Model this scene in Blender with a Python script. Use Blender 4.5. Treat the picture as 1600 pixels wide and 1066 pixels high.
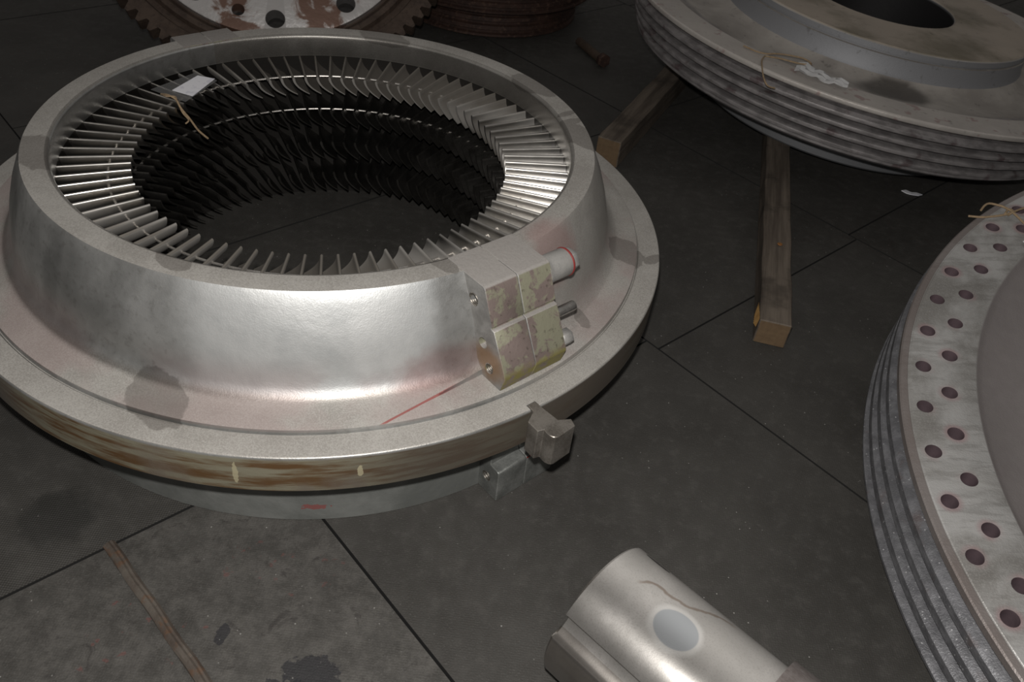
import bpy, bmesh, math, random
from mathutils import Vector, Matrix
R_ = math.radians
PI = math.pi
random.seed(7)
S = bpy.context.scene
COL = S.collection
for o in list(bpy.data.objects):
    bpy.data.objects.remove(o)

# ------------------------------------------------------------------ camera
PITCH, ROLL, FPX, CAMZ = 0.695306, 0.125427, 1299.07, 1.5
fw = Vector((0, math.cos(PITCH), -math.sin(PITCH)))
rt = Vector((1, 0, 0)); up = rt.cross(fw)
rt2 = math.cos(ROLL) * rt + math.sin(ROLL) * up
up2 = -math.sin(ROLL) * rt + math.cos(ROLL) * up
cam_d = bpy.data.cameras.new('camera'); cam = bpy.data.objects.new('camera', cam_d); COL.objects.link(cam)
m = Matrix((rt2, up2, -fw)).transposed().to_4x4(); m.translation = Vector((0, 0, CAMZ))
cam.matrix_world = m
cam_d.sensor_fit = 'HORIZONTAL'; cam_d.sensor_width = 36; cam_d.lens = 36 * FPX / 1600
cam_d.clip_start = .02; cam_d.clip_end = 100
cam_d.dof.use_dof = True; cam_d.dof.focus_distance = 1.95; cam_d.dof.aperture_fstop = 7.0
S.camera = cam

# ------------------------------------------------------------------ light: dim workshop daylight + the camera's flash
W = bpy.data.worlds.new('workshop'); S.world = W; W.use_nodes = True
nt = W.node_tree; nt.nodes.clear()
wo = nt.nodes.new('ShaderNodeOutputWorld'); bg = nt.nodes.new('ShaderNodeBackground')
tc = nt.nodes.new('ShaderNodeTexCoord'); sp = nt.nodes.new('ShaderNodeSeparateXYZ'); rp = nt.nodes.new('ShaderNodeValToRGB')
nt.links.new(tc.outputs['Generated'], sp.inputs[0]); nt.links.new(sp.outputs['Z'], rp.inputs[0])
rp.color_ramp.elements[0].position = 0.0; rp.color_ramp.elements[0].color = (.10, .092, .085, 1)
rp.color_ramp.elements[1].position = .75; rp.color_ramp.elements[1].color = (.64, .61, .58, 1)
nt.links.new(rp.outputs[0], bg.inputs[0]); bg.inputs[1].default_value = .25
nt.links.new(bg.outputs[0], wo.inputs[0])
fl_d = bpy.data.lights.new('flash', 'POINT'); fl_d.energy = 142; fl_d.shadow_soft_size = .022; fl_d.color = (1, .97, .93)
fl = bpy.data.objects.new('flash', fl_d); COL.objects.link(fl)
fl.location = Vector((0, 0, CAMZ)) + up2 * .11 - rt2 * .01

vs = S.view_settings
S.display_settings.display_device = 'sRGB'
vs.view_transform = 'Standard'; vs.look = 'None'; vs.gamma = 1; vs.use_curve_mapping = False; vs.exposure = 0.0

# ------------------------------------------------------------------ material helper
class Mat:
    def __init__(s, name, rough=.5, metal=0., spec=.5):
        s.m = bpy.data.materials.new(name); s.m.use_nodes = True
        s.n = s.m.node_tree.nodes; s.l = s.m.node_tree.links
        s.b = s.n['Principled BSDF']
        s.b.inputs['Roughness'].default_value = rough; s.b.inputs['Metallic'].default_value = metal
        s.b.inputs['Specular IOR Level'].default_value = spec
        t = s.n.new('ShaderNodeTexCoord'); s.co = t.outputs['Object']
        s._xyz = None; s._nz = None
    def put(s, sock, v):
        if hasattr(v, 'links'): s.l.new(v, sock)
        elif isinstance(v, (tuple, list)):
            sock.default_value = tuple(v) + (1,) if len(v) == 3 and len(sock.default_value) == 4 else tuple(v)
        else: sock.default_value = v
    def math(s, op, a, b=0., clamp=False):
        n = s.n.new('ShaderNodeMath'); n.operation = op; n.use_clamp = clamp
        s.put(n.inputs[0], a); s.put(n.inputs[1], b); return n.outputs[0]
    def add(s, a, b): return s.math('ADD', a, b)
    def mul(s, a, b): return s.math('MULTIPLY', a, b)
    def mx(s, a, b): return s.math('MAXIMUM', a, b)
    def xyz(s):
        if s._xyz is None:
            n = s.n.new('ShaderNodeSeparateXYZ'); s.l.new(s.co, n.inputs[0]); s._xyz = n.outputs
        return s._xyz
    def nz(s):
        if s._nz is None:
            g = s.n.new('ShaderNodeNewGeometry'); n = s.n.new('ShaderNodeSeparateXYZ'); s.l.new(g.outputs['Normal'], n.inputs[0]); s._nz = n.outputs[2]
        return s._nz
    def stretch(s, v):
        n = s.n.new('ShaderNodeMapping'); s.l.new(s.co, n.inputs[0]); n.inputs['Scale'].default_value = v; return n.outputs[0]
    def polar(s, k=1.):  # (angle*k, radius, z)
        x = s.xyz(); a = s.math('ARCTAN2', x[1], x[0]); r = s.math('SQRT', s.add(s.mul(x[0], x[0]), s.mul(x[1], x[1])))
        n = s.n.new('ShaderNodeCombineXYZ'); s.l.new(s.mul(a, k), n.inputs[0]); s.l.new(r, n.inputs[1]); s.l.new(x[2], n.inputs[2])
        return n.outputs[0], a, r
    def noise(s, scale, detail=4., rough=.55, co=None, dist=0.):
        n = s.n.new('ShaderNodeTexNoise'); s.l.new(co or s.co, n.inputs['Vector'])
        n.inputs['Scale'].default_value = scale; n.inputs['Detail'].default_value = detail; n.inputs['Roughness'].default_value = rough
        n.inputs['Distortion'].default_value = dist
        return n.outputs['Fac']
    def voro(s, scale, co=None):
        n = s.n.new('ShaderNodeTexVoronoi'); s.l.new(co or s.co, n.inputs['Vector']); n.inputs['Scale'].default_value = scale; return n.outputs['Distance'], n.outputs['Color']
    def sm(s, x, a, b, lo=0., hi=1.):
        n = s.n.new('ShaderNodeMapRange'); n.interpolation_type = 'SMOOTHSTEP'
        s.put(n.inputs[0], x)
        if a > b: a, b, lo, hi = b, a, hi, lo
        n.inputs[1].default_value = a; n.inputs[2].default_value = b; n.inputs[3].default_value = lo; n.inputs[4].default_value = hi
        return n.outputs[0]
    def mix(s, f, a, b):
        n = s.n.new('ShaderNodeMix'); n.data_type = 'RGBA'
        s.put(n.inputs[0], f); s.put(n.inputs[6], a); s.put(n.inputs[7], b); return n.outputs[2]
    def lerp(s, f, a, b):
        n = s.n.new('ShaderNodeMix'); n.data_type = 'FLOAT'
        s.put(n.inputs[0], f); s.put(n.inputs[2], a); s.put(n.inputs[3], b); return n.outputs[0]
    def blob(s, c, r, amp=.5, nsc=14., edge=.06):
        if not isinstance(r, tuple): r = (r, r, r)
        n = s.n.new('ShaderNodeVectorMath'); n.operation = 'SUBTRACT'; s.l.new(s.co, n.inputs[0]); n.inputs[1].default_value = c
        d = s.n.new('ShaderNodeVectorMath'); d.operation = 'DIVIDE'; s.l.new(n.outputs[0], d.inputs[0]); d.inputs[1].default_value = r
        L = s.n.new('ShaderNodeVectorMath'); L.operation = 'LENGTH'; s.l.new(d.outputs[0], L.inputs[0])
        k = L.outputs['Value']
        if amp: k = s.add(k, s.mul(s.add(s.noise(nsc, 3), -.5), amp * 2))
        return s.sm(k, 1 + edge, 1 - edge)
    def col(s, c): s.put(s.b.inputs['Base Color'], c)
    def rough(s, c): s.put(s.b.inputs['Roughness'], c)
    def metal(s, c): s.put(s.b.inputs['Metallic'], c)
    def bump(s, h, dist=.001, strength=1.):
        n = s.n.new('ShaderNodeBump'); n.inputs['Distance'].default_value = dist; n.inputs['Strength'].default_value = strength
        s.l.new(h, n.inputs['Height']); s.l.new(n.outputs[0], s.b.inputs['Normal'])

# ------------------------------------------------------------------ mesh helpers
def link(name, bm, mat, parent=None, smooth=True, ang=35):
    me = bpy.data.meshes.new(name)
    bmesh.ops.recalc_face_normals(bm, faces=bm.faces[:])
    if smooth:
        for f in bm.faces: f.smooth = True
    bm.to_mesh(me); bm.free()
    if smooth: me.set_sharp_from_angle(angle=R_(ang))
    for mm in (mat if isinstance(mat, (list, tuple)) else [mat]): me.materials.append(mm.m)
    o = bpy.data.objects.new(name, me); COL.objects.link(o)
    if parent: o.parent = parent
    return o
def thing(name, label, cat, loc=(0, 0, 0), rot=None, group=None):
    o = bpy.data.objects.new(name, None); COL.objects.link(o); o.empty_display_size = .1
    o.location = loc
    if rot is not None: o.rotation_euler = rot
    o['label'] = label; o['category'] = cat
    if group: o['group'] = group
    return o
def tag(o, label, cat, group=None):
    o['label'] = label; o['category'] = cat
    if group: o['group'] = group
    return o
def lathe(prof, n=192, bm=None, closed=True):
    bm = bm or bmesh.new(); rings = []
    for (r, z) in prof:
        if r < 1e-6: rings.append([bm.verts.new((0, 0, z))]); continue
        rings.append([bm.verts.new((r * math.cos(2 * PI * i / n), r * math.sin(2 * PI * i / n), z)) for i in range(n)])
    k = len(prof)
    for a in range(k if closed else k - 1):
        A, B = rings[a], rings[(a + 1) % k]
        for i in range(n):
            j = (i + 1) % n
            vs_ = [A[i % len(A)], A[j % len(A)], B[j % len(B)], B[i % len(B)]]
            u = []
            for v in vs_:
                if v not in u: u.append(v)
            if len(u) >= 3: bm.faces.new(u)
    return bm
def prism(poly, ax, lo, hi, bm=None):
    """poly in the plane of the two other axes (in order x,y,z), extruded along axis ax"""
    bm = bm or bmesh.new()
    def P(a, b, c):
        v = [0, 0, 0]; o = [i for i in range(3) if i != ax]; v[o[0]] = a; v[o[1]] = b; v[ax] = c; return v
    A = [bm.verts.new(P(a, b, lo)) for a, b in poly]; B = [bm.verts.new(P(a, b, hi)) for a, b in poly]
    bm.faces.new(A); bm.faces.new(B[::-1])
    for i in range(len(poly)):
        j = (i + 1) % len(poly); bm.faces.new((A[i], A[j], B[j], B[i]))
    return bm
def bevel(bm, w, seg=2, ang=30):
    bmesh.ops.recalc_face_normals(bm, faces=bm.faces[:])
    es = [e for e in bm.edges if len(e.link_faces) == 2 and e.calc_face_angle(0) > R_(ang)]
    bmesh.ops.bevel(bm, geom=es, offset=w, segments=seg, affect='EDGES', profile=.6, clamp_overlap=True)
    return bm
def cyl(c, ax, r, length, n=32, bm=None, r2=None):
    bm = bm or bmesh.new(); r2 = r if r2 is None else r2
    ax = Vector(ax).normalized(); q = Vector((0, 0, 1)).rotation_difference(ax)
    A = []; B = []
    for i in range(n):
        a = 2 * PI * i / n
        A.append(bm.verts.new(Vector(c) + q @ Vector((r * math.cos(a), r * math.sin(a), 0))))
        B.append(bm.verts.new(Vector(c) + q @ Vector((r2 * math.cos(a), r2 * math.sin(a), length))))
    bm.faces.new(A[::-1]); bm.faces.new(B)
    for i in range(n):
        j = (i + 1) % n; bm.faces.new((A[i], A[j], B[j], B[i]))
    return bm
def tube(pts, r, n=8, bm=None, taper=False, sub=6):
    bm = bm or bmesh.new(); P = [Vector(p) for p in pts]
    if sub > 1 and len(P) > 2:
        Q = []
        for i in range(len(P) - 1):
            p0 = P[max(i - 1, 0)]; p1 = P[i]; p2 = P[i + 1]; p3 = P[min(i + 2, len(P) - 1)]
            for k in range(sub):
                t = k / sub
                Q.append(.5 * ((2 * p1) + (p2 - p0) * t + (2 * p0 - 5 * p1 + 4 * p2 - p3) * t * t + (3 * p1 - p0 - 3 * p2 + p3) * t ** 3))
        P = Q + [P[-1]]
    rings = []
    for i, p in enumerate(P):
        d = (P[min(i + 1, len(P) - 1)] - P[max(i - 1, 0)]).normalized()
        q = Vector((0, 0, 1)).rotation_difference(d)
        rings.append([bm.verts.new(p + q @ Vector((r * math.cos(2 * PI * k / n), r * math.sin(2 * PI * k / n), 0))) for k in range(n)])
    for a, b in zip(rings, rings[1:]):
        for k in range(n): bm.faces.new((a[k], a[(k + 1) % n], b[(k + 1) % n], b[k]))
    bm.faces.new(rings[0][::-1]); bm.faces.new(rings[-1])
    return bm
def torus(c, ax, R, r, n=48, k=8, bm=None):
    bm = bm or bmesh.new(); q = Vector((0, 0, 1)).rotation_difference(Vector(ax).normalized()); g = []
    for i in range(n):
        a = 2 * PI * i / n
        g.append([bm.verts.new(Vector(c) + q @ Vector(((R + r * math.cos(2 * PI * j / k)) * math.cos(a), (R + r * math.cos(2 * PI * j / k)) * math.sin(a), r * math.sin(2 * PI * j / k)))) for j in range(k)])
    for i in range(n):
        for j in range(k):
            bm.faces.new((g[i][j], g[(i + 1) % n][j], g[(i + 1) % n][(j + 1) % k], g[i][(j + 1) % k]))
    return bm
def cut(o, bm, mat=None):
    """boolean-subtract the cutter bm from o (same local frame), baked into o's mesh"""
    me = bpy.data.meshes.new('cutter'); bmesh.ops.recalc_face_normals(bm, faces=bm.faces[:]); bm.to_mesh(me); bm.free()
    if mat: me.materials.append(mat.m)
    c = bpy.data.objects.new('cutter', me); COL.objects.link(c); c.parent = o.parent
    md = o.modifiers.new('cut', 'BOOLEAN'); md.operation = 'DIFFERENCE'; md.object = c; md.solver = 'EXACT'
    if mat: md.material_mode = 'TRANSFER'
    bpy.context.view_layer.update()
    dg = bpy.context.evaluated_depsgraph_get(); new = bpy.data.meshes.new_from_object(o.evaluated_get(dg), depsgraph=dg)
    o.modifiers.clear(); old = o.data; o.data = new; bpy.data.meshes.remove(old)
    bpy.data.objects.remove(c); bpy.data.meshes.remove(me)
    for p in o.data.polygons: p.use_smooth = True
    o.data.set_sharp_from_angle(angle=R_(35))
def frame_rot(tx, ty):
    n = Vector((-tx, -ty, 1)).normalized(); ex = Vector((1, 0, tx)).normalized(); ey = n.cross(ex)
    return Matrix((ex, ey, n)).transposed(), n

# ------------------------------------------------------------------ materials
def steel(name, c1, c2, rough=.4, metal=.8, nsc=9., streak=None, bump=.0004, rv=.12):
    M = Mat(name, rough, metal)
    f = M.noise(nsc, 6, .6, M.stretch(streak) if streak else None)
    g = M.noise(nsc * 14, 3)
    M.col(M.mix(M.sm(M.add(M.mul(f, .75), M.mul(g, .25)), .36, .64), c1, c2))
    M.rough(M.lerp(f, rough - rv, rough + rv)); M.bump(g, bump)
    return M
M_blade = Mat('blade_steel', .27, 1.)
f_ = M_blade.noise(14, 5); g_ = M_blade.n.new('ShaderNodeNewGeometry'); sp_ = M_blade.n.new('ShaderNodeSeparateXYZ'); M_blade.l.new(g_.outputs['Position'], sp_.inputs[0])
dst = M_blade.sm(M_blade.math('ABSOLUTE', M_blade.add(sp_.outputs[1], -1.86)), .30, .44)     # dust left on the near and far blades
dst = M_blade.mul(dst, M_blade.sm(M_blade.nz(), -.3, .3, .45, 1.))
M_blade.col(M_blade.mix(dst, M_blade.mix(f_, (.52, .50, .47), (.68, .66, .63)), M_blade.mix(f_, (.105, .095, .083), (.175, .16, .14))))
M_blade.metal(M_blade.lerp(dst, 1., .2)); M_blade.rough(M_blade.lerp(dst, M_blade.lerp(f_, .27, .38), .55))
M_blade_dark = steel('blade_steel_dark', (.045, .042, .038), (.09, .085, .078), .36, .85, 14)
M_wire = steel('wire_steel', (.34, .32, .30), (.5, .48, .45), .42, .9, 20)
M_bright = steel('bright_steel', (.42, .41, .39), (.6, .58, .55), .32, .95, 20)
M_dusty = steel('dusty_steel', (.30, .285, .265), (.40, .385, .36), .55, .3, 16)
M_cap = steel('grey_cap', (.24, .235, .225), (.34, .33, .315), .5, .3, 16)
M_darksteel = steel('dark_oiled_steel', (.03, .026, .022), (.085, .07, .058), .35, .7, 10, (1, 1, 2.5))
M_thread = steel('thread_steel', (.13, .115, .1), (.26, .24, .21), .42, .8, 30)
M_red = Mat('red_paint', .5); M_red.col((.2, .025, .022))
M_twine = Mat('twine', .9); M_twine.col(M_twine.mix(M_twine.noise(120, 2), (.15, .10, .055), (.36, .265, .165))); M_twine.bump(M_twine.noise(300, 2), .001)
M_paper = Mat('paper', .85); M_paper.col(M_paper.mix(M_paper.sm(M_paper.noise(45, 3), .55, .62), (.74, .74, .78), (.62, .62, .68)))
def plastic(name, alpha):
    M = Mat(name, .18); M.col((.22, .22, .22)); M.b.inputs['Alpha'].default_value = alpha; return M
M_film = plastic('clear_film', .3)

# floor
F = Mat('floor_mat', .62, 0, .35)
X = F.xyz()
row = F.add(X[0], X[1]); ac = F.add(X[1], F.mul(X[0], -1.))
near = F.sm(row, .752, .748)                     # the worn slabs nearest the viewer
left = F.mul(F.sm(ac, 1.746, 1.754), near)
n1 = F.noise(3.2, 6, .62); n2 = F.noise(26, 5, .65); n3 = F.noise(240, 2, .7)
base = F.mix(F.sm(n1, .3, .7), (.038, .0358, .0325), (.053, .0503, .046))
base = F.mix(F.mul(F.sm(n2, .5, .75), .35), base, (.08, .0755, .069))
base = F.mix(F.mul(F.sm(n3, .58, .8), .5), base, (.11, .105, .098))
worn = F.mul(near, F.sm(ac, 1.76, 1.74))
base = F.mix(F.mul(worn, F.mul(F.sm(F.noise(15, 9, .8), .38, .66), .8)), base, (.092, .087, .08))
base = F.mix(F.mul(worn, F.mul(F.sm(F.noise(15, 6, .7, dist=.6), .57, .68), .75)), base, (.033, .03, .028))
# red dye specks, blue-black scrape marks and grease on the worn slab
rd = F.mul(worn, F.mx(F.mul(F.blob((-.42, .98, 0), (.16, .06, 1), .5, 22), F.sm(F.noise(34, 4), .60, .70)), F.mul(F.blob((-.62, .78, 0), (.12, .1, 1), .5, 20), F.sm(F.noise(38, 4), .63, .70))))
base = F.mix(F.mul(rd, .45), base, (.13, .045, .04))
for c_, r_ in (((-.29, .76, 0), (.055, .04, 1)), ((-.33, .70, 0), (.04, .05, 1)), ((-.48, .82, 0), (.012, .02, 1))):
    base = F.mix(F.mul(F.blob(c_, r_, .75, 45), .8), base, (.018, .018, .021))
base = F.mix(F.mul(F.blob((-.905, 1.035, 0), (.075, .07, 1), .35, 30, .25), .55), base, (.016, .016, .015))
# white grit
vd, vc = F.voro(42); vd2, _ = F.voro(17)
grit = F.mx(F.mul(F.sm(vd, .075, .05), F.sm(F.noise(3, 3), .47, .6)), F.sm(vd2, .032, .022))
base = F.mix(F.mul(grit, .5), base, (.42, .41, .39))
F.col(base)
wv = F.n.new('ShaderNodeTexWave'); wv.wave_type = 'BANDS'; wv.bands_direction = 'DIAGONAL'; wv.inputs['Scale'].default_value = 52
F.l.new(F.co, wv.inputs['Vector'])
cb = F.mul(F.math('SINE', F.mul(row, 620.)), F.math('SINE', F.mul(ac, 620.)))
F.rough(F.sm(n2, .3, .7, .5, .75))
F.bump(F.add(F.mul(n3, .8), F.mul(cb, F.lerp(left, .08, .4))), .002, .6)
M_gap = Mat('floor_gap', .9); M_gap.col((.008, .0075, .007))

def wood(name, c1, c2, axis):
    M = Mat(name, .8, 0, .2)
    st = [30, 30, 30]; st[axis] = 1.6
    g = M.noise(1.0, 6, .65, M.stretch(tuple(st)))
    h = M.noise(7, 4)
    k = M.mix(M.sm(g, .3, .7), c1, c2); k = M.mix(M.mul(M.sm(h, .5, .7), .6), k, (.03, .025, .021))
    M.col(k); M.bump(g, .003); return M
M_wood = wood('weathered_timber', (.065, .052, .042), (.15, .124, .10), 1)
M_woodend = Mat('timber_end', .85, 0, .2); M_woodend.col(M_woodend.mix(M_woodend.noise(60, 4), (.085, .056, .034), (.17, .115, .066)))
M_fresh = Mat('splintered_wood', .8, 0, .2); M_fresh.col(M_fresh.mix(M_fresh.noise(70, 3), (.22, .11, .03), (.45, .28, .11)))

# ring casing: local x points out along the front joint
K = Mat('cast_casing', .45, .5)
pv, pa, pr = K.polar(.7); z = K.xyz()[2]
n1 = K.noise(5, 6, .62, dist=.3); n2 = K.noise(60, 4, .6); n3 = K.noise(330, 2)
st = K.noise(1., 5, .6, (lambda v: v)(K.stretch((6, 6, 60))))
nz = K.nz()
cone = K.mul(K.sm(z, .325, .36), K.sm(nz, .62, .45))
bare = K.mix(K.sm(n1, .3, .7), (.33, .33, .32), (.5, .5, .49))
bare = K.mix(K.mul(K.sm(n2, .52, .72), .35), bare, (.19, .18, .165))
# silver-bright stretch of the wall facing the viewer; flash highlight put into its colour
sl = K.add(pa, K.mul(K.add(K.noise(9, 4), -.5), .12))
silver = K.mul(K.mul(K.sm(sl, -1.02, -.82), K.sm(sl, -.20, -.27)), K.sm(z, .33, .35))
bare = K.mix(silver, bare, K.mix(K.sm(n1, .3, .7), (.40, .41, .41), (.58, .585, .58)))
# dull side of the ring near the joint and beyond it
dull = K.sm(pa, -.12, .06)
bare = K.mix(K.mul(dull, .8), bare, K.mix(n1, (.23, .22, .2), (.33, .315, .29)))
for c_ in ((.12, -.70, .45), (-.1, -.70, .44)):
    bare = K.mix(K.mul(K.blob(c_, (.03, .05, .11), .3, 18, .4), .4), bare, (.16, .16, .155))
dust = K.mix(K.sm(K.add(K.mul(n3, .5), K.mul(n1, .5)), .36, .64), (.265, .25, .23), (.385, .37, .345))
dm = K.sm(nz, .55, .82)
dm = K.mx(dm, K.mul(dull, .7))
col = K.mix(dm, bare, dust)
# reddish layout dye worn into the fillet
pink = K.mul(K.mul(K.sm(z, .43, .36), K.sm(z, .318, .322)), K.sm(K.noise(3.3, 4, .6), .40, .56))
col = K.mix(K.mul(K.mul(pink, K.sm(pr, .66, .68)), .42), col, (.31, .225, .218))
for c_, r_ in (((.657, .165, .49), (.06, .07, .08)), ((.70, -.15, .36), (.05, .10, .05))):
    col = K.mix(K.mul(K.blob(c_, r_, .45, 16, .4), .5), col, (.28, .15, .14))
# damp-dark patches in the dust
wet = None
for c_, r_ in (((.335, -.527, .544), (.045, .03, .02)), ((.452, -.644, .34), (.075, .05, .06)), ((.59, .516, .325), (.06, .055, .05)), ((.644, .571, .316), (.016, .035, .03)),
               ((.281, .578, .544), (.016, .03, .02)), ((.24, .6, .544), (.012, .03, .02)), ((.588, -.10, .544), (.07, .025, .02)), ((-.43, .46, .544), (.1, .06, .02)), ((.05, .64, .544), (.09, .04, .02)),
               ((.35, .54, .544), (.09, .05, .02)), ((-.2, -.6, .544), (.09, .05, .02)), ((.72, .22, .32), (.05, .02, .03))):
    b_ = K.blob(c_, r_, .38, 24, .05); wet = b_ if wet is None else K.mx(wet, b_)
col = K.mix(K.mul(wet, .52), col, (.10, .088, .078))
red_ = K.mul(K.mul(K.sm(K.math('ABSOLUTE', K.add(K.xyz()[0], -.747)), .003, .0018), K.sm(K.xyz()[1], -.13, -.2)), K.mul(K.sm(z, .322, .325), K.sm(pr, .818, .814)))
col = K.mix(K.mul(red_, .8), col, (.26, .05, .045))
col = K.mix(K.mul(K.mul(K.sm(pr, .6128, .6118), K.sm(z, .478, .482)), .62), col, (.05, .045, .04))
# rim of the flange: oil-brown and olive; skirt: grey-green paint
fl_m = K.mul(K.mul(K.sm(z, .218, .222), K.sm(z, .314, .308)), K.sm(pr, .872, .876))
oil = K.mix(K.sm(st, .38, .6), (.10, .055, .024), (.20, .185, .135))
oil = K.mix(K.sm(K.noise(4, 4), .5, .64), oil, (.15, .125, .10))
oil = K.mix(K.mul(K.sm(pa, -.62, -.3), .8), oil, (.07, .06, .05))
oil = K.mix(K.mul(K.sm(pa, -1.15, -1.45), .8), oil, (.13, .115, .1))
col = K.mix(fl_m, col, oil)
drip = K.mul(fl_m, K.mx(K.blob((.651, -.592, .27), (.005, .005, .028), .7, 90), K.blob((.781, -.403, .272), (.006, .006, .016), .7, 60)))
col = K.mix(K.mul(drip, .7), col, (.42, .38, .25))
sk = K.sm(z, .217, .213)
skc = K.mix(K.sm(n1, .35, .65), (.12, .125, .118), (.2, .205, .195))
skc = K.mix(K.mul(K.blob((.64, -.435, .043), (.028, .028, .008), 1.3, 75), .7), skc, (.25, .05, .045))
col = K.mix(sk, col, skc)
col = K.mix(K.mul(K.sm(pr, .645, .64), K.sm(z, .482, .479)), col, (.022, .02, .018))
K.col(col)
lip = K.mul(K.sm(pr, .6215, .6195), K.sm(z, .476, .482))
soft = K.mul(K.mx(K.mx(K.sm(nz, .78, .93), sk), K.mul(dull, .7)), K.add(1., K.mul(lip, -.9)))
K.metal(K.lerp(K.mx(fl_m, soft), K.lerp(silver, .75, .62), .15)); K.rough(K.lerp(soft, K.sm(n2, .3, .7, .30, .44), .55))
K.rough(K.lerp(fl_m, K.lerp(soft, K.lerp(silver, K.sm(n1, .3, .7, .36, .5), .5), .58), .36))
K.bump(K.add(K.mul(n2, .5), K.mul(n3, .3)), .0016, .55)

# joint blocks: worn yellow-green primer over red
JB = Mat('joint_block_paint', .5, .25)
n1 = JB.noise(22, 6, .65, dist=.4); n2 = JB.noise(90, 4); jz = JB.nz(); jx = JB.xyz()
g = JB.n.new('ShaderNodeNewGeometry'); vt = JB.n.new('ShaderNodeVectorTransform'); vt.vector_type = 'NORMAL'; vt.convert_from = 'WORLD'; vt.convert_to = 'OBJECT'
JB.l.new(g.outputs['Normal'], vt.inputs[0]); sn = JB.n.new('ShaderNodeSeparateXYZ'); JB.l.new(vt.outputs[0], sn.inputs[0])
frontm = JB.sm(sn.outputs[0], .55, .75)
c_ = JB.mix(JB.sm(JB.add(n1, JB.mul(JB.math('SINE', JB.mul(jx[1], 40.)), .04)), .47, .56), (.185, .145, .132), (.235, .228, .165))
c_ = JB.mix(JB.mul(JB.sm(n2, .56, .72), .55), c_, (.05, .04, .03))
c_ = JB.mix(JB.mul(JB.sm(jx[2], .385, .36), JB.sm(n1, .36, .52)), c_, (.2, .175, .05))
sidec = JB.mix(JB.sm(n1, .3, .7), (.16, .155, .148), (.26, .255, .245))
sidec = JB.mix(JB.mul(JB.blob((.765, -.08, .375), (.05, .05, .038), .5, 24, .5), .8), sidec, (.19, .11, .05))
sidec = JB.mix(JB.sm(jz, .6, .8), sidec, JB.mix(JB.noise(300, 2), (.27, .25, .235), (.38, .36, .34)))
JB.col(JB.mix(frontm, sidec, c_)); JB.bump(n2, .0012, .7)
LB = steel('skirt_block_grey', (.13, .135, .128), (.22, .225, .215), .45, .45, 18)

# front-right disc
def disc_mat(name, roughlo, rows=None, pinkish=.0):
    D = Mat(name, .45, .6)
    pv, pa, pr = D.polar(2.); z = D.xyz()[2]; nz_ = D.nz()
    n1 = D.noise(4.5, 6, .62, dist=.5); n2 = D.noise(38, 5, .65); n3 = D.noise(320, 2)
    return D, pv, pa, pr, z, n1, n2, n3
D, pv, pa, pr, dz, n1, n2, n3 = disc_mat('perforated_disc_steel', .4)
DB = .27      # height of the disc's top plane above its base
topm = D.mx(D.sm(dz, DB - .024, DB - .018), D.sm(pr, 1.06, 1.05))
c1 = D.mix(D.sm(n1, .35, .62), (.26, .25, .236), (.50, .495, .485))
brush = D.noise(7, 5, .7, D.stretch((1, 5, 1)))
c1 = D.mix(D.mul(D.sm(brush, .5, .62), .35), c1, (.17, .16, .148))
c1 = D.mix(D.mul(D.sm(n3, .5, .72), .3), c1, (.5, .49, .47))
inner = D.sm(pr, 1.043, 1.036)
c1 = D.mix(inner, c1, D.mix(n2, (.25, .225, .222), (.31, .285, .28)))
band = D.mul(D.sm(pr, 1.1835, 1.186), topm)
c1 = D.mix(D.mul(band, .75), c1, (.19, .155, .145))
# dye halo round every hole
N_H = 59
def halo(Rr, ph, rad):
    a = D.mul(D.add(pa, -R_(ph)), N_H / (2 * PI))
    fr = D.add(D.math('FRACT', D.add(a, 100.5)), -.5)
    dx = D.mul(fr, 2 * PI / N_H * Rr); dy = D.add(pr, -Rr)
    return D.sm(D.math('SQRT', D.add(D.mul(dx, dx), D.mul(dy, dy))), rad, .017)
halos = D.mx(halo(1.1522, 127.6, .031), halo(1.0978, 130.95, .031))
c1 = D.mix(D.mul(D.mul(halos, .6), D.sm(D.noise(9, 3), .42, .62)), c1, (.38, .24, .25))
sv = D.noise(1., 6, .7, D.stretch((26, 26, 60)))
side = D.mix(D.sm(sv, .36, .66), (.10, .10, .107), (.165, .165, .175))
side = D.mix(D.mul(D.sm(D.voro(95)[0], .2, .1), D.sm(n2, .45, .6)), side, (.38, .38, .39))
side = D.mix(D.mul(D.sm(D.noise(12, 4), .6, .72), .5), side, (.09, .06, .055))
D.col(D.mix(topm, side, c1)); D.metal(D.lerp(topm, .35, .5)); D.rough(D.lerp(D.sm(n1, .35, .62), .56, .42))
D.bump(D.add(D.mul(n3, .6), D.mul(n2, D.lerp(topm, 1.1, .3))), .002, .6)
M_pinkhole = Mat('dyed_bore', .45, .5); M_pinkhole.col(M_pinkhole.mix(M_pinkhole.noise(40, 3), (.11, .085, .095), (.24, .17, .19)))

# far disc
E_ = Mat('ribbed_disc_steel', .5, .45)
pv, pa, pr = E_.polar(2.); ez = E_.xyz()[2]; enz = E_.nz(); EB = .379
n1 = E_.noise(4, 6, .62, dist=.4); n2 = E_.noise(30, 5, .65); n3 = E_.noise(220, 2)
c1 = E_.mix(E_.sm(n1, .35, .65), (.34, .312, .285), (.47, .44, .405))
c1 = E_.mix(E_.mul(E_.sm(pr, .885, .895), .7), c1, E_.mix(n2, (.47, .435, .405), (.62, .585, .55)))
hubtop = E_.sm(ez, EB + .08, EB + .084)
c1 = E_.mix(hubtop, c1, E_.mix(E_.sm(E_.noise(2.6, 5, .6), .4, .62), (.46, .40, .335), (.23, .20, .15)))
hs = E_.mul(E_.sm(pr, .64, .62), E_.sm(ez, EB + .084, EB + .08)); hs = E_.mul(hs, E_.sm(enz, .8, .5))
c1 = E_.mix(hs, c1, (.25, .254, .268))
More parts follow.
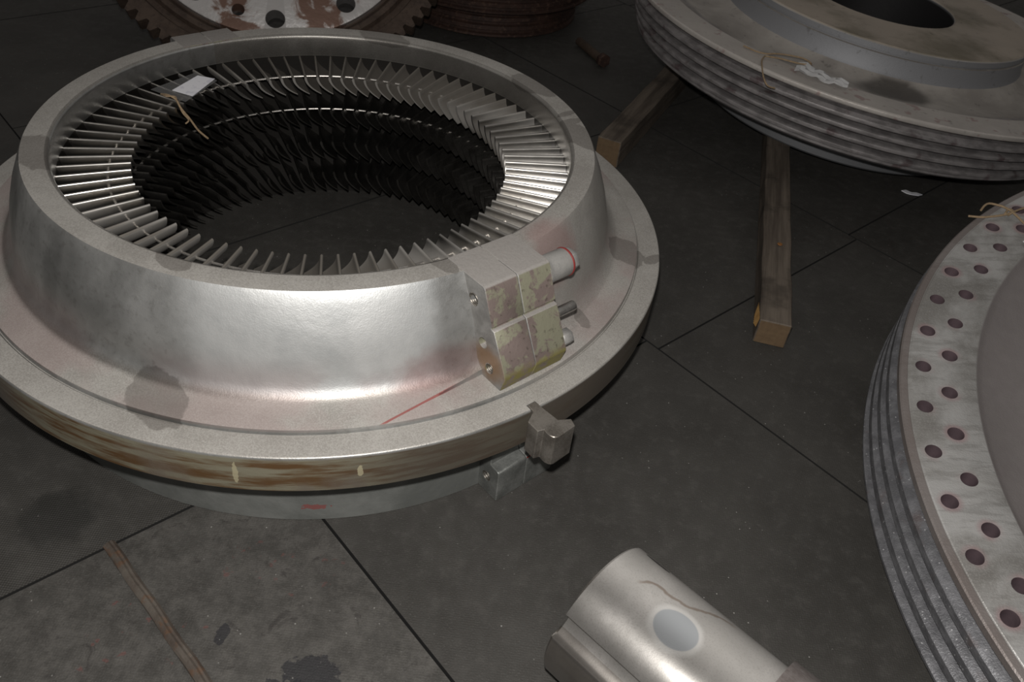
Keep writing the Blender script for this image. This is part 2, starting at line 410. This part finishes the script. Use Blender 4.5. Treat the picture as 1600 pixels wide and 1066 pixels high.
c1 = E_.mix(E_.mul(E_.mx(E_.blob((-.077, -.70, EB), (.14, .075, .2), .3, 9, .3), E_.blob((-.06, -.62, EB), (.06, .1, .1), .3, 9, .3)), E_.mul(E_.sm(pr, .612, .64), .75)), c1, (.05, .044, .036))
c1 = E_.mix(E_.mul(E_.sm(n2, .6, .72), .45), c1, (.07, .062, .055))
rim_ = E_.sm(pr, .885, .9)
c1 = E_.mix(E_.mul(rim_, E_.mul(E_.sm(E_.noise(16, 3), .58, .66), .45)), c1, (.24, .085, .09))
sidem = E_.mul(E_.sm(ez, EB - .018, EB - .028), E_.sm(pr, .8, .84))
side = E_.mix(E_.sm(E_.noise(1., 5, .6, E_.stretch((16, 16, 50))), .36, .64), (.20, .187, .187), (.33, .31, .31))
side = E_.mix(E_.mul(E_.sm(E_.noise(14, 4), .58, .70), .6), side, (.085, .04, .044))
c1 = E_.mix(sidem, c1, side)
lowm = E_.sm(ez, EB - .215, EB - .225)
c1 = E_.mix(lowm, c1, (.2, .205, .215))
c1 = E_.mix(E_.mul(E_.sm(pr, .3135, .310), E_.sm(ez, EB + .083, EB + .07)), c1, (.022, .021, .022))
E_.col(c1); E_.rough(E_.lerp(hs, E_.sm(n1, .3, .7, .4, .58), .62)); E_.bump(E_.add(E_.mul(n3, .5), n2), .0015, .5)

def rust(name, c1, c2, c3, metal=.2):
    M = Mat(name, .7, metal); a = M.noise(9, 6, .65); b = M.noise(50, 4)
    k = M.mix(M.sm(a, .35, .65), c1, c2); k = M.mix(M.mul(M.sm(b, .52, .7), .6), k, c3); M.col(k); M.bump(b, .002); return M
M_rust = rust('rusty_iron', (.042, .027, .02), (.078, .054, .04), (.03, .02, .015))
M_rustdark = rust('dark_rusty_iron', (.026, .013, .01), (.05, .025, .018), (.11, .065, .045))
M_rod = rust('rusty_rod', (.06, .045, .036), (.11, .095, .08), (.12, .06, .03))
WP = Mat('polished_wheel_plate', .3, .9)
a = WP.noise(7, 6, .6, dist=.8); pv, pa, pr = WP.polar(1.)
ang = WP.math('SINE', WP.add(WP.mul(pa, 10.), 1.2))
k = WP.sm(WP.add(a, WP.mul(ang, .14)), .43, .55)
WP.col(WP.mix(k, (.17, .10, .075), (.72, .70, .69))); WP.rough(WP.lerp(k, .5, .33)); WP.metal(WP.lerp(k, .35, .85)); WP.bump(WP.noise(22, 4), .004, .7)

# shaft
SH = Mat('machined_shaft', .4, .8)
n1 = SH.noise(6, 6, .6); n2 = SH.noise(46, 5); n3 = SH.noise(350, 2); nzs = SH.nz()
c1 = SH.mix(SH.sm(n1, .35, .65), (.40, .385, .365), (.50, .48, .46))
c1 = SH.mix(SH.mul(SH.sm(n3, .5, .7), .35), c1, (.26, .245, .23))
sx = SH.xyz()
SHAFT_HOOK = (SH, c1, n1, n2, n3)

# ------------------------------------------------------------------ floor: slabs laid in rows at 45 degrees
bm = bmesh.new()
def slab(r0, r1, a0, a1, h):
    g_ = .0045
    P = []
    for r, a in ((r0 + g_, a0 + g_), (r1 - g_, a0 + g_), (r1 - g_, a1 - g_), (r0 + g_, a1 - g_)):
        P.append(((r - a) / 2, (r + a) / 2))
    A = [bm.verts.new((x, y, -.034)) for x, y in P]; B = [bm.verts.new((x, y, h)) for x, y in P]
    fs = [bm.faces.new(B)]
    for i in range(4):
        fs.append(bm.faces.new((A[i], A[(i + 1) % 4], B[(i + 1) % 4], B[i]))); fs[-1].material_index = 1      # dirt-black edges
off = {0: 1.752, 1: 1.49, 2: 1.427, 3: 1.475, 4: 1.43, 5: 1.46}
for r in range(-4, 10):
    o_ = off.get(r, 1.45 + .03 * math.sin(r * 5.)); r0 = -.755 + 1.509 * r
    for k in range(-6, 8):
        h = -.0012 * random.random()
        a0 = o_ + 1.505 * (k - 1); a1 = o_ + 1.505 * k
        if r == 0 and k == 2: h = .002; a0 += .016
        slab(r0, r0 + 1.509, a0, a1, h)
n_slab = len(bm.faces)
prism([(-8, -3), (9, -3), (9, 15), (-8, 15)], 2, -.07, -.036, bm)
bm.faces.ensure_lookup_table()
for f_ in bm.faces[n_slab:]: f_.material_index = 1
fo = link('floor', bm, [F, M_gap], smooth=False); fo['kind'] = 'structure'

# ------------------------------------------------------------------ blade carrier ring
RC = (-.52329, 1.87092, 0)
ring = thing('blade_carrier', 'large grey cast casing ring lined with rows of blades, clamped block on its front', 'turbine casing', RC, (0, 0, R_(-45)))
prof = [(.7741, .0012), (.7741, .2182), (.8700, .2182), (.8790, .2240), (.8790, .3110), (.8786, .3130), (.8775, .3147), (.8758, .3158), (.8738, .3161), (.8230, .3161), (.8195, .3125), (.8180, .3125), (.8165, .3250),
        (.8080, .3270), (.7900, .3290), (.7700, .3325), (.7560, .3385), (.7440, .3480), (.7350, .3620), (.7285, .3820), (.7225, .4100), (.7130, .4450), (.7000, .4820), (.6850, .5150), (.6745, .5380), (.6700, .5441),
        (.6215, .5441), (.6180, .5434), (.6150, .5418), (.6129, .5392), (.6118, .5358), (.6115, .5310), (.6115, .4830), (.6130, .4800), (.6130, .0800), (.6300, .0012)]
bm = lathe(prof, 288)
# flat spot-face milled into the fillet in front of the joint
for d0 in (.746, .7485):
    bmesh.ops.bisect_plane(bm, geom=bm.verts[:] + bm.edges[:] + bm.faces[:], plane_co=(d0, 0, 0), plane_no=(1, 0, 0))
for v in bm.verts:
    if v.co.x > .748 and .3300 < v.co.z < .44 and v.co.xy.length > .70: v.co.z = min(v.co.z, .3300)
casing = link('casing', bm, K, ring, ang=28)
# key notch in the flange edge
bm = prism([(.862, -.058), (.90, -.058), (.90, -.034), (.862, -.034)], 2, .20, .33)
cut(casing, bm)

PHASE = .2 + 45
TOPS = (.4791, .376, .274, .170); CH = (.052, .052, .058, .066)
def blade_bm(ztop, ch, tang, r0, r1, k=13):
    bm = bmesh.new()
    def sect(r):
        pts = []
        def mean(s): return (-(tang) * s ** 2.15, ztop - ch * s)
        def half(s): return .0035 * math.sqrt(max(0, min(1, s / .1)) * (2 - min(1, s / .1))) if s < .1 else .0035 - .0024 * ((s - .1) / .9)
        up_, dn = [], []
        for i in range(k + 1):
            s = (i / k) ** 2.1; y, z_ = mean(s); y2, z2 = mean(s + 1e-3); t_ = Vector((y2 - y, z2 - z_)).normalized(); nn = Vector((-t_.y, t_.x)); h = half(s)
            up_.append((y + nn.x * h, z_ + nn.y * h)); dn.append((y - nn.x * h, z_ - nn.y * h))
        return up_ + dn[:0:-1]
    A = [bm.verts.new((r0, y, z_)) for y, z_ in sect(r0)]; B = [bm.verts.new((r1, y, z_)) for y, z_ in sect(r1)]
    bm.faces.new(A); bm.faces.new(B[::-1])
    for i in range(len(A)):
        j = (i + 1) % len(A); bm.faces.new((A[i], A[j], B[j], B[i]))
    return bm
NB = 84
rest = bmesh.new()
for row_i, (zt, ch) in enumerate(zip(TOPS, CH)):
    o = None
    for i in range(NB):
        a = PHASE + i * 360 / NB; wa = (a - 45) % 360
        if row_i == 0 or (row_i == 1 and 56 < wa < 124.5):        # the blades that show largest, each a part of its own
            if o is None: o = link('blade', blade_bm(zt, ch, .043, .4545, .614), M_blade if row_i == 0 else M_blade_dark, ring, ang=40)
            else: o = o.copy(); COL.objects.link(o); o.parent = ring
            o.rotation_euler = (0, 0, R_(a))
        else:                                                     # the deep rows
            t_ = blade_bm(zt, ch, .043, .4545, .614); me = bpy.data.meshes.new('t'); t_.to_mesh(me); t_.free()
            me.transform(Matrix.Rotation(R_(a), 4, 'Z')); rest.from_mesh(me); bpy.data.meshes.remove(me)
    if row_i < 2: link('lacing_wire', torus((0, 0, zt - .019), (0, 0, 1), .507, .0031, 220, 8), M_wire, ring)
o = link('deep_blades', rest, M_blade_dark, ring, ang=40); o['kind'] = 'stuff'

def joint(sgn, du=0.):
    """two clamped half blocks at the joint, local +x (sgn 1) or -x"""
    poly = [(.612, .5446), (.727 + du, .5446), (.734 + du, .540), (.7655 + du, .467), (.762 + du, .4635), (.762 + du, .4610), (.772 + du, .4590), (.8165 + du, .372), (.818 + du, .364), (.8075 + du, .328), (.70, .3262), (.66, .40), (.64, .50)]
    for lo, hi in ((-.084, -.0007), (.0007, .087)):
        bm = prism([(sgn * a, b) for a, b in poly], 1, lo * sgn if sgn > 0 else -hi, hi if sgn > 0 else -lo)
        bevel(bm, .0015, 1)
        o = link('joint_block', bm, JB, ring, ang=25)
        if sgn > 0 and lo < 0:
            for (u, zz, r) in ((.702, .497, .0145), (.742, .412, .0125), (.768, .361, .0125)):
                cut(o, cyl((u, -.09, zz), (0, 1, 0), r, .045, 32))
            for (u, zz, r) in ((.702, .497, .0145), (.768, .361, .0125)):
                bm = bmesh.new()
                for k in range(7): torus((u, -.082 + .0045 * k, zz), (0, 1, .1), r - .0004, .0019, 32, 6, bm)
                link('hole_thread', bm, M_thread, o)
            link('dowel_end', cyl((.742, -.072, .412), (0, 1, 0), .0115, .03, 24), M_bright, o)
joint(1); joint(-1, -.03)
# fasteners on the right-hand half
bm = cyl((.716, .085, .509), (0, 1, 0), .031, .068, 40); bevel(bm, .003, 2, 60)
capb = link('cap_bolt', bm, M_cap, ring)
link('cap_flange', cyl((.716, .086, .509), (0, 1, 0), .0335, .006, 40), M_cap, capb)
link('paint_mark', torus((.716, .150, .509), (0, 1, 0), .0290, .0035, 40, 8), M_red, capb)
bm = cyl((.716, .152, .509), (0, 1, 0), .027, .02, 6); bevel(bm, .0015, 1); link('hex_end', bm, M_cap, capb)
bm = cyl((.775, .085, .437), (0, 1, 0), .0115, .05, 28); bevel(bm, .002, 2, 60); link('dowel_pin', bm, M_bright, ring)
bm = cyl((.797, .085, .380), (0, 1, 0), .019, .026, 6); bevel(bm, .0015, 1); nb = link('hex_bolt', bm, M_cap, ring)
# skirt block under the flange
poly = [(.70, .0015), (.835, .0015), (.835, .093), (.828, .097), (.806, .099), (.806, .2175), (.70, .2175)]
for lo, hi in ((-.083, -.0007), (.0007, .088)):
    o = link('skirt_block', bevel(prism(poly, 1, lo, hi), .002, 1), LB, ring, ang=25)
    if lo < 0:
        cut(o, cyl((.795, -.09, .052), (0, 1, 0), .0135, .04, 32))
        bm = bmesh.new()
        for k in range(6): torus((.795, -.081 + .0045 * k, .052), (0, 1, .1), .0131, .0018, 32, 6, bm)
        link('hole_thread', bm, M_thread, o)
    else:
        link('paint_mark', prism([(.8355, -.075), (.8355, -.02)], 2, .09, .093, bm=None) if 0 else tube([(.8345, .0, .0955), (.8345, .05, .0962)], .0018, 6), M_red, o)
poly = [(.70, .0015), (.835, .0015), (.835, .093), (.806, .099), (.806, .2175), (.70, .2175)]
link('skirt_block', bevel(prism([(-a, b) for a, b in poly], 1, -.09, .09), .002, 1), LB, ring, ang=25)
# locating key on the flange edge
poly = [(.864, -.0565), (.884, -.0575), (.900, -.0865), (.931, -.088), (.9345, -.0745), (.9450, -.0768), (.9530, -.0762), (.9600, -.0736), (.9640, -.0694), (.9655, -.0640), (.9625, -.0150), (.9440, -.0085), (.9305, -.0325), (.884, -.0355), (.864, -.0355)]
KM = steel('key_steel', (.135, .12, .104), (.26, .24, .216), .40, .65, 18)
key = link('flange_key', bevel(prism(poly, 2, .237, .3185), .0015, 1, 40), KM, ring, ang=25)

# ------------------------------------------------------------------ paper tag tied on the blades
def slab_poly(pts, z0, t):  # thin curled sheet from an outline
    return prism(pts, 2, z0, z0 + t)
tagt = thing('pouch_tag', 'white paper slip in a clear pouch lying on the blades inside the casing ring', 'tag', (-.96, 2.1, .4832))
bm = slab_poly([(-.094, -.019), (.018, -.065), (.048, .087), (-.025, .119)], 0, .0016); link('pouch', bm, M_film, tagt)
link('paper', slab_poly([(-.039, -.011), (.024, -.03), (.04, .093), (-.011, .10)], .0018, .0012), M_paper, tagt)
tw = [(-.055, -.045, .004), (-.028, -.062, .012), (-.005, -.070, .006), (.012, -.085, -.01), (.03, -.079, -.043), (.046, -.076, -.073), (.064, -.064, -.10)]
bm = tube(tw, .0028, 7); tube([(-.05, -.05, .006), (-.03, -.07, .012), (-.012, -.058, .008), (.0, -.075, .004), (.016, -.088, -.02), (.028, -.086, -.04), (.02, -.09, -.05)], .0022, 7, bm)
link('twine', bm, M_twine, tagt)

# ------------------------------------------------------------------ front-right perforated disc
ROT, nv = frame_rot(.12029, .11556)
c0 = Vector((2.04374, 1.18404, .42736))
disc = thing('perforated_disc', 'grooved steel disc with two rows of drilled holes, cut by the right edge', 'turbine disc', c0 - nv * DB, ROT.to_euler())
def h(z): return z + DB
prof = [(1.1990, h(0)), (1.2024, h(-.003)), (1.2024, h(-.020)), (1.192, h(-.024)), (1.176, h(-.030)), (1.176, h(-.040)), (1.204, h(-.044)), (1.2115, h(-.050)), (1.2130, h(-.068)), (1.206, h(-.074)), (1.178, h(-.078)), (1.178, h(-.094)),
        (1.206, h(-.098)), (1.2150, h(-.104)), (1.2170, h(-.122)), (1.209, h(-.128)), (1.180, h(-.132)), (1.180, h(-.150)), (1.209, h(-.154)), (1.2190, h(-.160)), (1.2205, h(-.180)), (1.211, h(-.187)), (1.184, h(-.192)), (1.184, h(-.206)),
        (1.219, h(-.209)), (1.2247, h(-.213)), (1.2247, h(-.221)), (1.218, h(-.226)), (.97, h(-.228)), (.90, h(-.205)), (.55, h(-.19)), (.47, h(-.21)), (.46, h(-.268)), (.25, h(-.27)),
        (.25, h(.10)), (.46, h(.10)), (.47, h(.05)), (.55, h(-.03)), (.70, h(-.055)), (.85, h(-.06)), (.93, h(-.052)), (.985, h(-.034)), (1.020, h(-.017)), (1.0320, h(-.010)), (1.0375, h(-.003)), (1.0420, h(0)), (1.181, h(0)), (1.1825, h(-.0012)), (1.1845, h(-.0012)), (1.186, h(0))]
dk = link('disc_body', lathe(prof, 320), [D, M_pinkhole], disc, ang=28)
bm = bmesh.new()
for i in range(N_H):
    for Rr, ph in ((1.1522, 127.6), (1.0978, 130.95)):
        a = R_(ph + i * 360 / N_H); cyl((Rr * math.cos(a), Rr * math.sin(a), h(-.2)), (0, 0, 1), .0172, .23, 28, bm)
cut(dk, bm, M_pinkhole)
tw = thing('tag_twine', 'loop of frayed twine tied through a hole of the perforated disc', 'twine')
tw.matrix_world = Matrix.Translation(c0 + nv * .0025) @ ROT.to_4x4()
bm = tube([(-.85, .872, .004), (-.82, .863, .008), (-.79, .868, .007), (-.755, .876, .008), (-.73, .885, .012), (-.70, .905, .008), (-.67, .92, .008)], .003, 7)
tube([(-.812, .893, .008), (-.80, .908, .012), (-.785, .918, .013), (-.765, .916, .011), (-.75, .905, .012), (-.738, .885, .014), (-.725, .862, .01), (-.713, .836, .006), (-.70, .82, .006)], .003, 7, bm)
tube([(-.755, .876, .012), (-.74, .895, .012), (-.735, .88, .016), (-.75, .87, .011)], .003, 7, bm)
link('cord', bm, M_twine, tw)
link('paper_slip', slab_poly([(-.742, .768), (-.728, .71), (-.66, .72), (-.67, .79)], .0035, .0015), M_paper, tw)

# ------------------------------------------------------------------ far ribbed disc on timbers
ROT2, nv2 = frame_rot(-.075824, .010334)
c2 = Vector((1.3193, 3.64639, .44693))
far = thing('ribbed_disc', 'large dusty ribbed steel disc with a raised hub, lying on two timbers', 'turbine disc', c2 - nv2 * EB, ROT2.to_euler())
prof = []
def e(z): return z + EB
ribs = [(0, 1.0203), (-.047, 1.006), (-.088, .990), (-.130, .974), (-.172, .958)]
for i, (zz, r) in enumerate(ribs):
    prof += [(r - .006, e(zz)), (r - .001, e(zz - .003)), (r, e(zz - .008)), (r - .002, e(zz - .016)), (r - .008, e(zz - .020)), (r - .050, e(zz - .0225))]
    if i < 4: prof += [(r - .052, e(zz - .037)), (r - .03, e(zz - .040))]
prof = prof[:-1] + [(.950, e(-.2005)), (.9447, e(-.205)), (.935, e(-.2115)), (.75, e(-.2115)), (.66, e(-.225)), (.6337, e(-.25)), (.6337, e(-.370)), (.624, e(-.3789)), (.315, e(-.3789)), (.305, e(.08)), (.312, e(.085)), (.603, e(.085)), (.609, e(.079)), (.609, e(.060)), (.600, e(.058)), (.600, e(.052)), (.609, e(.050)), (.612, e(.0)),
         (.62, e(-.015)), (.645, e(-.030)), (.70, e(-.040)), (.78, e(-.036)), (.85, e(-.022)), (.878, e(-.010)), (.886, e(-.002)), (.890, e(0))]
link('disc_body', lathe(prof, 256), E_, far, ang=26)
tg = thing('foil_tag', 'crumpled shiny plastic tag with twine on the rim of the far ribbed disc', 'tag')
tg.matrix_world = Matrix.Translation(c2) @ ROT2.to_4x4()
M_foil = Mat('crumpled_film', .22, 0, .9); M_foil.col(M_foil.mix(M_foil.noise(40, 3), (.72, .72, .73), (.9, .9, .9)))
bm = bmesh.new(); gx, gy = 12, 7; top = []
for i in range(gx + 1):
    rowv = []
    for j in range(gy + 1):
        u, w = i / gx, j / gy - .5
        x_ = -.47 + .165 * u; y_ = -.775 - .085 * u; wd = .105 * (1 - .45 * u)
        rowv.append(bm.verts.new((x_ + .35 * w * wd, y_ + w * wd, .010 + .0075 * math.sin(i * 1.1 + j * .8) * math.cos(j * 1.0 - i * .45) + .0012 * math.sin(i * 2.9 - j * 2.3))))
    top.append(rowv)
for i in range(gx):
    for j in range(gy): bm.faces.new((top[i][j], top[i + 1][j], top[i + 1][j + 1], top[i][j + 1]))
bmesh.ops.solidify(bm, geom=bm.faces[:], thickness=.0015)
link('film', bm, M_foil, tg, ang=20)
bm = tube([(-.64, -.665, .004), (-.60, -.70, .006), (-.565, -.71, .008), (-.53, -.695, .01), (-.48, -.69, .012), (-.43, -.70, .014), (-.41, -.735, .012), (-.46, -.75, .012), (-.52, -.735, .01), (-.575, -.735, .008)], .0027, 7)
tube([(-.575, -.735, .008), (-.592, -.78, .008), (-.60, -.84, .006), (-.60, -.90, -.005), (-.585, -.925, -.02), (-.555, -.915, -.028)], .0027, 7, bm)
link('cord', bm, M_twine, tg)

# ------------------------------------------------------------------ timbers
def timber(name, label, x, y, ang, w, ht, L, grp=None):
    t = thing(name, label, 'timber', (x, y, .0), (0, 0, R_(ang)), grp)
    bm = prism([(0, 0.0005), (w, .0005), (w, ht), (0, ht)], 1, 0, L)
    es = [e_ for e_ in bm.edges if abs(e_.verts[0].co.y - e_.verts[1].co.y) > .1]
    bmesh.ops.subdivide_edges(bm, edges=es, cuts=30)
    for v in bm.verts:
        if 0.02 < v.co.y < L - .02 and v.co.z > .01:
            v.co.x += .0012 * math.sin(v.co.y * 23 + v.co.z * 40); v.co.z += .0016 * math.sin(v.co.y * 17 + v.co.x * 60)
    bevel(bm, .003, 1, 50)
    o = link('balk', bm, [M_wood, M_woodend], t, ang=30)
    for p in o.data.polygons:
        if abs(p.normal.y) > .9: p.material_index = 1
    return t
t1 = timber('timber_bearer', 'grey weathered timber under the ribbed disc, nearer one with a nail head on top', .701, 1.933, -9.8, .0915, .084, 1.75, 'timbers under the ribbed disc')
bm = cyl((.052, .43, .0895), (0, 0, 1), .0085, .003, 20); bevel(bm, .001, 1, 60)
link('nail_head', bm, steel('nail_rust', (.3, .12, .03), (.5, .25, .1), .4, .6, 60), t1)
bm = bmesh.new()
for k in range(5):
    x0 = -.002 - .004 * k; y0 = .012 + .018 * k
    A = [bm.verts.new(q_) for q_ in ((.002, y0, .082 - .01 * k), (.002, y0 + .05, .085), (-.012 + .002 * k, y0 + .012, .05 - .006 * k), (.002, y0 + .02, .03))]
    for f_ in ((0, 1, 2), (0, 2, 3), (1, 3, 2), (0, 3, 1)): bm.faces.new([A[q_] for q_ in f_])
link('splinters', bm, M_fresh, t1, smooth=False)
timber('timber_bearer', 'grey timber running from behind the casing ring to under the ribbed disc', .226, 2.935, -21.1, .094, .107, 1.2, 'timbers under the ribbed disc')

# ------------------------------------------------------------------ shaft at bottom right
SR = .14
AX = Vector((math.cos(R_(-40.2)), math.sin(R_(-40.2)), 0)); WX = Vector((-AX.y, AX.x, 0))
# keyway lip: at 137.7 degrees on the section, placed where the photograph shows it
lipw, lipz = SR * math.cos(R_(137.7)), SR + SR * math.sin(R_(137.7))
org = Vector((.148, .809, 0)) - WX * lipw
shaft = thing('machined_shaft', 'grey machined steel shaft with a keyway, running out of the bottom edge', 'shaft', org, (0, 0, R_(-40.2)))
def section(r, key=True):
    pts = []; N = 96
    for i in range(N):
        a = 360 * i / N
        if key and 137.7 < a < 159: continue
        pts.append((r * math.cos(R_(a)), SR + r * math.sin(R_(a))))
        if key and a <= 137.7 < a + 360 / N:
            for aa, rr in ((137.7, r), (137.9, r - .004), (139, r - .020), (142, r - .0235), (150, r - .020), (156, r - .012), (158.6, r - .0045), (159.4, r - .0015)):
                pts.append((rr * math.cos(R_(aa)), SR + rr * math.sin(R_(aa))))
    return pts
def loft(secs, bm=None):
    bm = bm or bmesh.new(); g_ = [[bm.verts.new((x_, w, z_)) for w, z_ in pts] for x_, pts in secs]
    bm.faces.new(g_[0][::-1]); bm.faces.new(g_[-1])
    for A, B in zip(g_, g_[1:]):
        for i in range(len(A)):
            j = (i + 1) % len(A); bm.faces.new((A[i], A[j], B[j], B[i]))
    return bm
bm = loft([(0, section(SR - .0035)), (.004, section(SR)), (.325, section(SR))])
SH, c1, n1, n2, n3 = SHAFT_HOOK
# stains: oval ground patch with a bright rim, a brown wavy run mark, dark scratch
op = (.160, -.012, .28)
oval = SH.blob(op, (.040, .034, .03), .04, 20, .04); ovr = SH.blob(op, (.049, .043, .035), .12, 20, .12)
c1 = SH.mix(SH.mul(ovr, .55), c1, (.66, .65, .63)); c1 = SH.mix(oval, c1, (.36, .375, .39))
sx = SH.xyz()
wav = SH.add(sx[1], SH.add(SH.mul(sx[0], -.45), SH.add(SH.mul(SH.math('SINE', SH.mul(sx[0], 55.)), .008), SH.mul(SH.add(SH.noise(22, 3), -.5), .03))))
runm = SH.mul(SH.sm(SH.math('ABSOLUTE', SH.add(wav, .015)), .0065, .002), SH.mul(SH.sm(sx[0], .055, .07), SH.sm(sx[0], .235, .2)))
c1 = SH.mix(SH.mul(runm, .7), c1, (.2, .15, .115))
c1 = SH.mix(SH.mul(SH.mul(SH.blob((.05, .10, .235), (.028, .006, .03), .5, 60), 1.), .85), c1, (.03, .025, .025))
kw = SH.sm(sx[1], -.1045, -.106)
c1 = SH.mix(SH.mul(kw, .6), c1, SH.mix(SH.noise(12, 4), (.12, .1, .085), (.26, .235, .21)))
SH.col(c1)
dsh = SH.sm(sx[1], -.05, .02)
SH.metal(SH.lerp(dsh, .9, .35)); SH.rough(SH.lerp(dsh, SH.sm(n1, .3, .7, .23, .27), .52)); SH.bump(SH.add(SH.mul(n2, .15), SH.mul(n3, .2)), .0006, .3)
link('shaft_body', bm, SH, shaft, ang=28)
M_collar = steel('collar_steel', (.2, .17, .16), (.33, .3, .29), .5, .5, 14)
bm = loft([(.325, section(SR + .016, False)), (.8, section(SR + .016, False))]); 
for v in bm.verts: v.co.z = max(v.co.z, .001)
link('collar', bm, M_collar, shaft, ang=28)

# ------------------------------------------------------------------ rusty rod in the seam
ro = thing('rusty_rod', 'rusty flat steel bar lying along a slab seam at lower left', 'rod', (-.772, .983, 0), (0, 0, R_(-41.6)))
bm = prism([(-.012, .0006), (.012, .0006), (.012, .006), (.007, .0105), (.003, .0095), (-.001, .0125), (-.008, .0095), (-.012, .005)], 0, 0, .62)
es = [e_ for e_ in bm.edges if abs(e_.verts[0].co.x - e_.verts[1].co.x) > .1]; bmesh.ops.subdivide_edges(bm, edges=es, cuts=24)
for v in bm.verts:
    if v.co.z > .002: v.co.z += .0012 * math.sin(v.co.x * 90 + v.co.y * 300); v.co.y += .0012 * math.sin(v.co.x * 40)
link('bar', bm, M_rod, ro, ang=25)

# ------------------------------------------------------------------ leaning toothed wheel at the back
ROT3, nv3 = frame_rot(-.225074, .884846)
c3 = Vector((-1.22687, 3.79308, .58053)); WB = .07
wheel = thing('toothed_wheel', 'rusty toothed wheel with a bright perforated centre plate, tilted up behind the casing ring', 'wheel', c3 - nv3 * WB, ROT3.to_euler())
bm = bmesh.new(); NT = 84; n_ = NT * 4; prof_r = []
for i in range(n_):
    k = i % 4; prof_r.append(.784 if k in (0, 1) else .752)
def ringpts(rs, z_):
    return [bm.verts.new((r * math.cos(2 * PI * i / n_), r * math.sin(2 * PI * i / n_), z_)) for i, r in enumerate(rs)]
seq = [ringpts(prof_r, WB), ringpts([.735] * n_, WB), ringpts([.70] * n_, WB - .006), ringpts([.69] * n_, WB - .03), ringpts([.665] * n_, WB - .033), ringpts([.655] * n_, WB - .012), ringpts([.632] * n_, WB - .012), ringpts([.615] * n_, WB - .03), ringpts([.60] * n_, WB - .03), ringpts([.60] * n_, 0.), ringpts(prof_r, 0.)]
for A, B in zip(seq, seq[1:] + seq[:1]):
    for i in range(n_): bm.faces.new((A[i], A[(i + 1) % n_], B[(i + 1) % n_], B[i]))
link('toothed_rim', bm, M_rust, wheel, ang=25)
prof = [(.6085, WB - .031), (.6085, WB - .003), (.603, WB), (.30, WB), (.29, WB + .03), (.10, WB + .03), (.10, .002), (.55, .002)]
pl = link('centre_plate', lathe(prof, 160), [WP], wheel, ang=28)
bm = bmesh.new()
for i in range(11):
    a = R_(-71.9 + i * 32.4); cyl((.5367 * math.cos(a), .5367 * math.sin(a), -.02), (0, 0, 1), .040, .14, 32, bm)
    a = R_(-88.2 + i * 32.4)
    if i % 2 == 0: cyl((.525 * math.cos(a), .525 * math.sin(a), -.02), (0, 0, 1), .026, .14, 28, bm)
cut(pl, bm)
# ------------------------------------------------------------------ rusty pulley stack
pu = thing('grooved_pulley', 'dark rusty two-tier grooved pulley drum on the floor at the back', 'pulley', (-.36, 4.56, 0))
def tier(r0, r1, z0, z1, k):
    P = [(.12, z0), (r0 - .01, z0), (r0, z0 + .006)]
    dz_ = (z1 - z0 - .012) / k
    for i in range(k):
        b = z0 + .006 + i * dz_; r = r0 + (r1 - r0) * (i + .5) / k
        P += [(r, b + dz_ * .25), (r - .012, b + dz_ * .4), (r - .012, b + dz_ * .65), (r, b + dz_ * .8)]
    return P + [(r1, z1 - .006), (r1 - .01, z1), (.12, z1)]
link('lower_tier', lathe(tier(.475, .47, .002, .135, 3), 128), M_rustdark, pu, ang=25)
link('upper_tier', lathe(tier(.545, .55, .137, .30, 4), 128), M_rustdark, pu, ang=25)
# ------------------------------------------------------------------ loose bits on the floor
bt = thing('old_bolt', 'small rusty bolt lying on the floor at the back, left of the ribbed disc', 'bolt', (.145, 4.14, 0), (0, 0, R_(-62.5)))
link('shank', cyl((0, 0, .0235), (1, 0, 0), .021, .24, 20), rust('bolt_rust', (.036, .025, .018), (.07, .048, .034), (.05, .025, .016)), bt)
bm = cyl((.24, 0, .029), (1, 0, 0), .033, .03, 6); bevel(bm, .002, 1); link('head', bm, M_rustdark, bt)
bm = bmesh.new(); pts_ = [(-.036, -.008), (-.02, .012), (.002, .006), (.02, .014), (.042, .004), (.03, -.008), (.004, -.012), (-.016, -.014)]
prism(pts_, 2, .001, .004, bm)
for v in bm.verts: v.co.z += .006 * (v.co.x * 20) ** 2
sc = link('paper_scrap', bm, M_paper, None); sc.location = (1.48, 3.0, .0); sc.rotation_euler = (0, 0, R_(-20))
tag(sc, 'pale torn paper scrap on the dark floor below the ribbed disc', 'paper scrap')
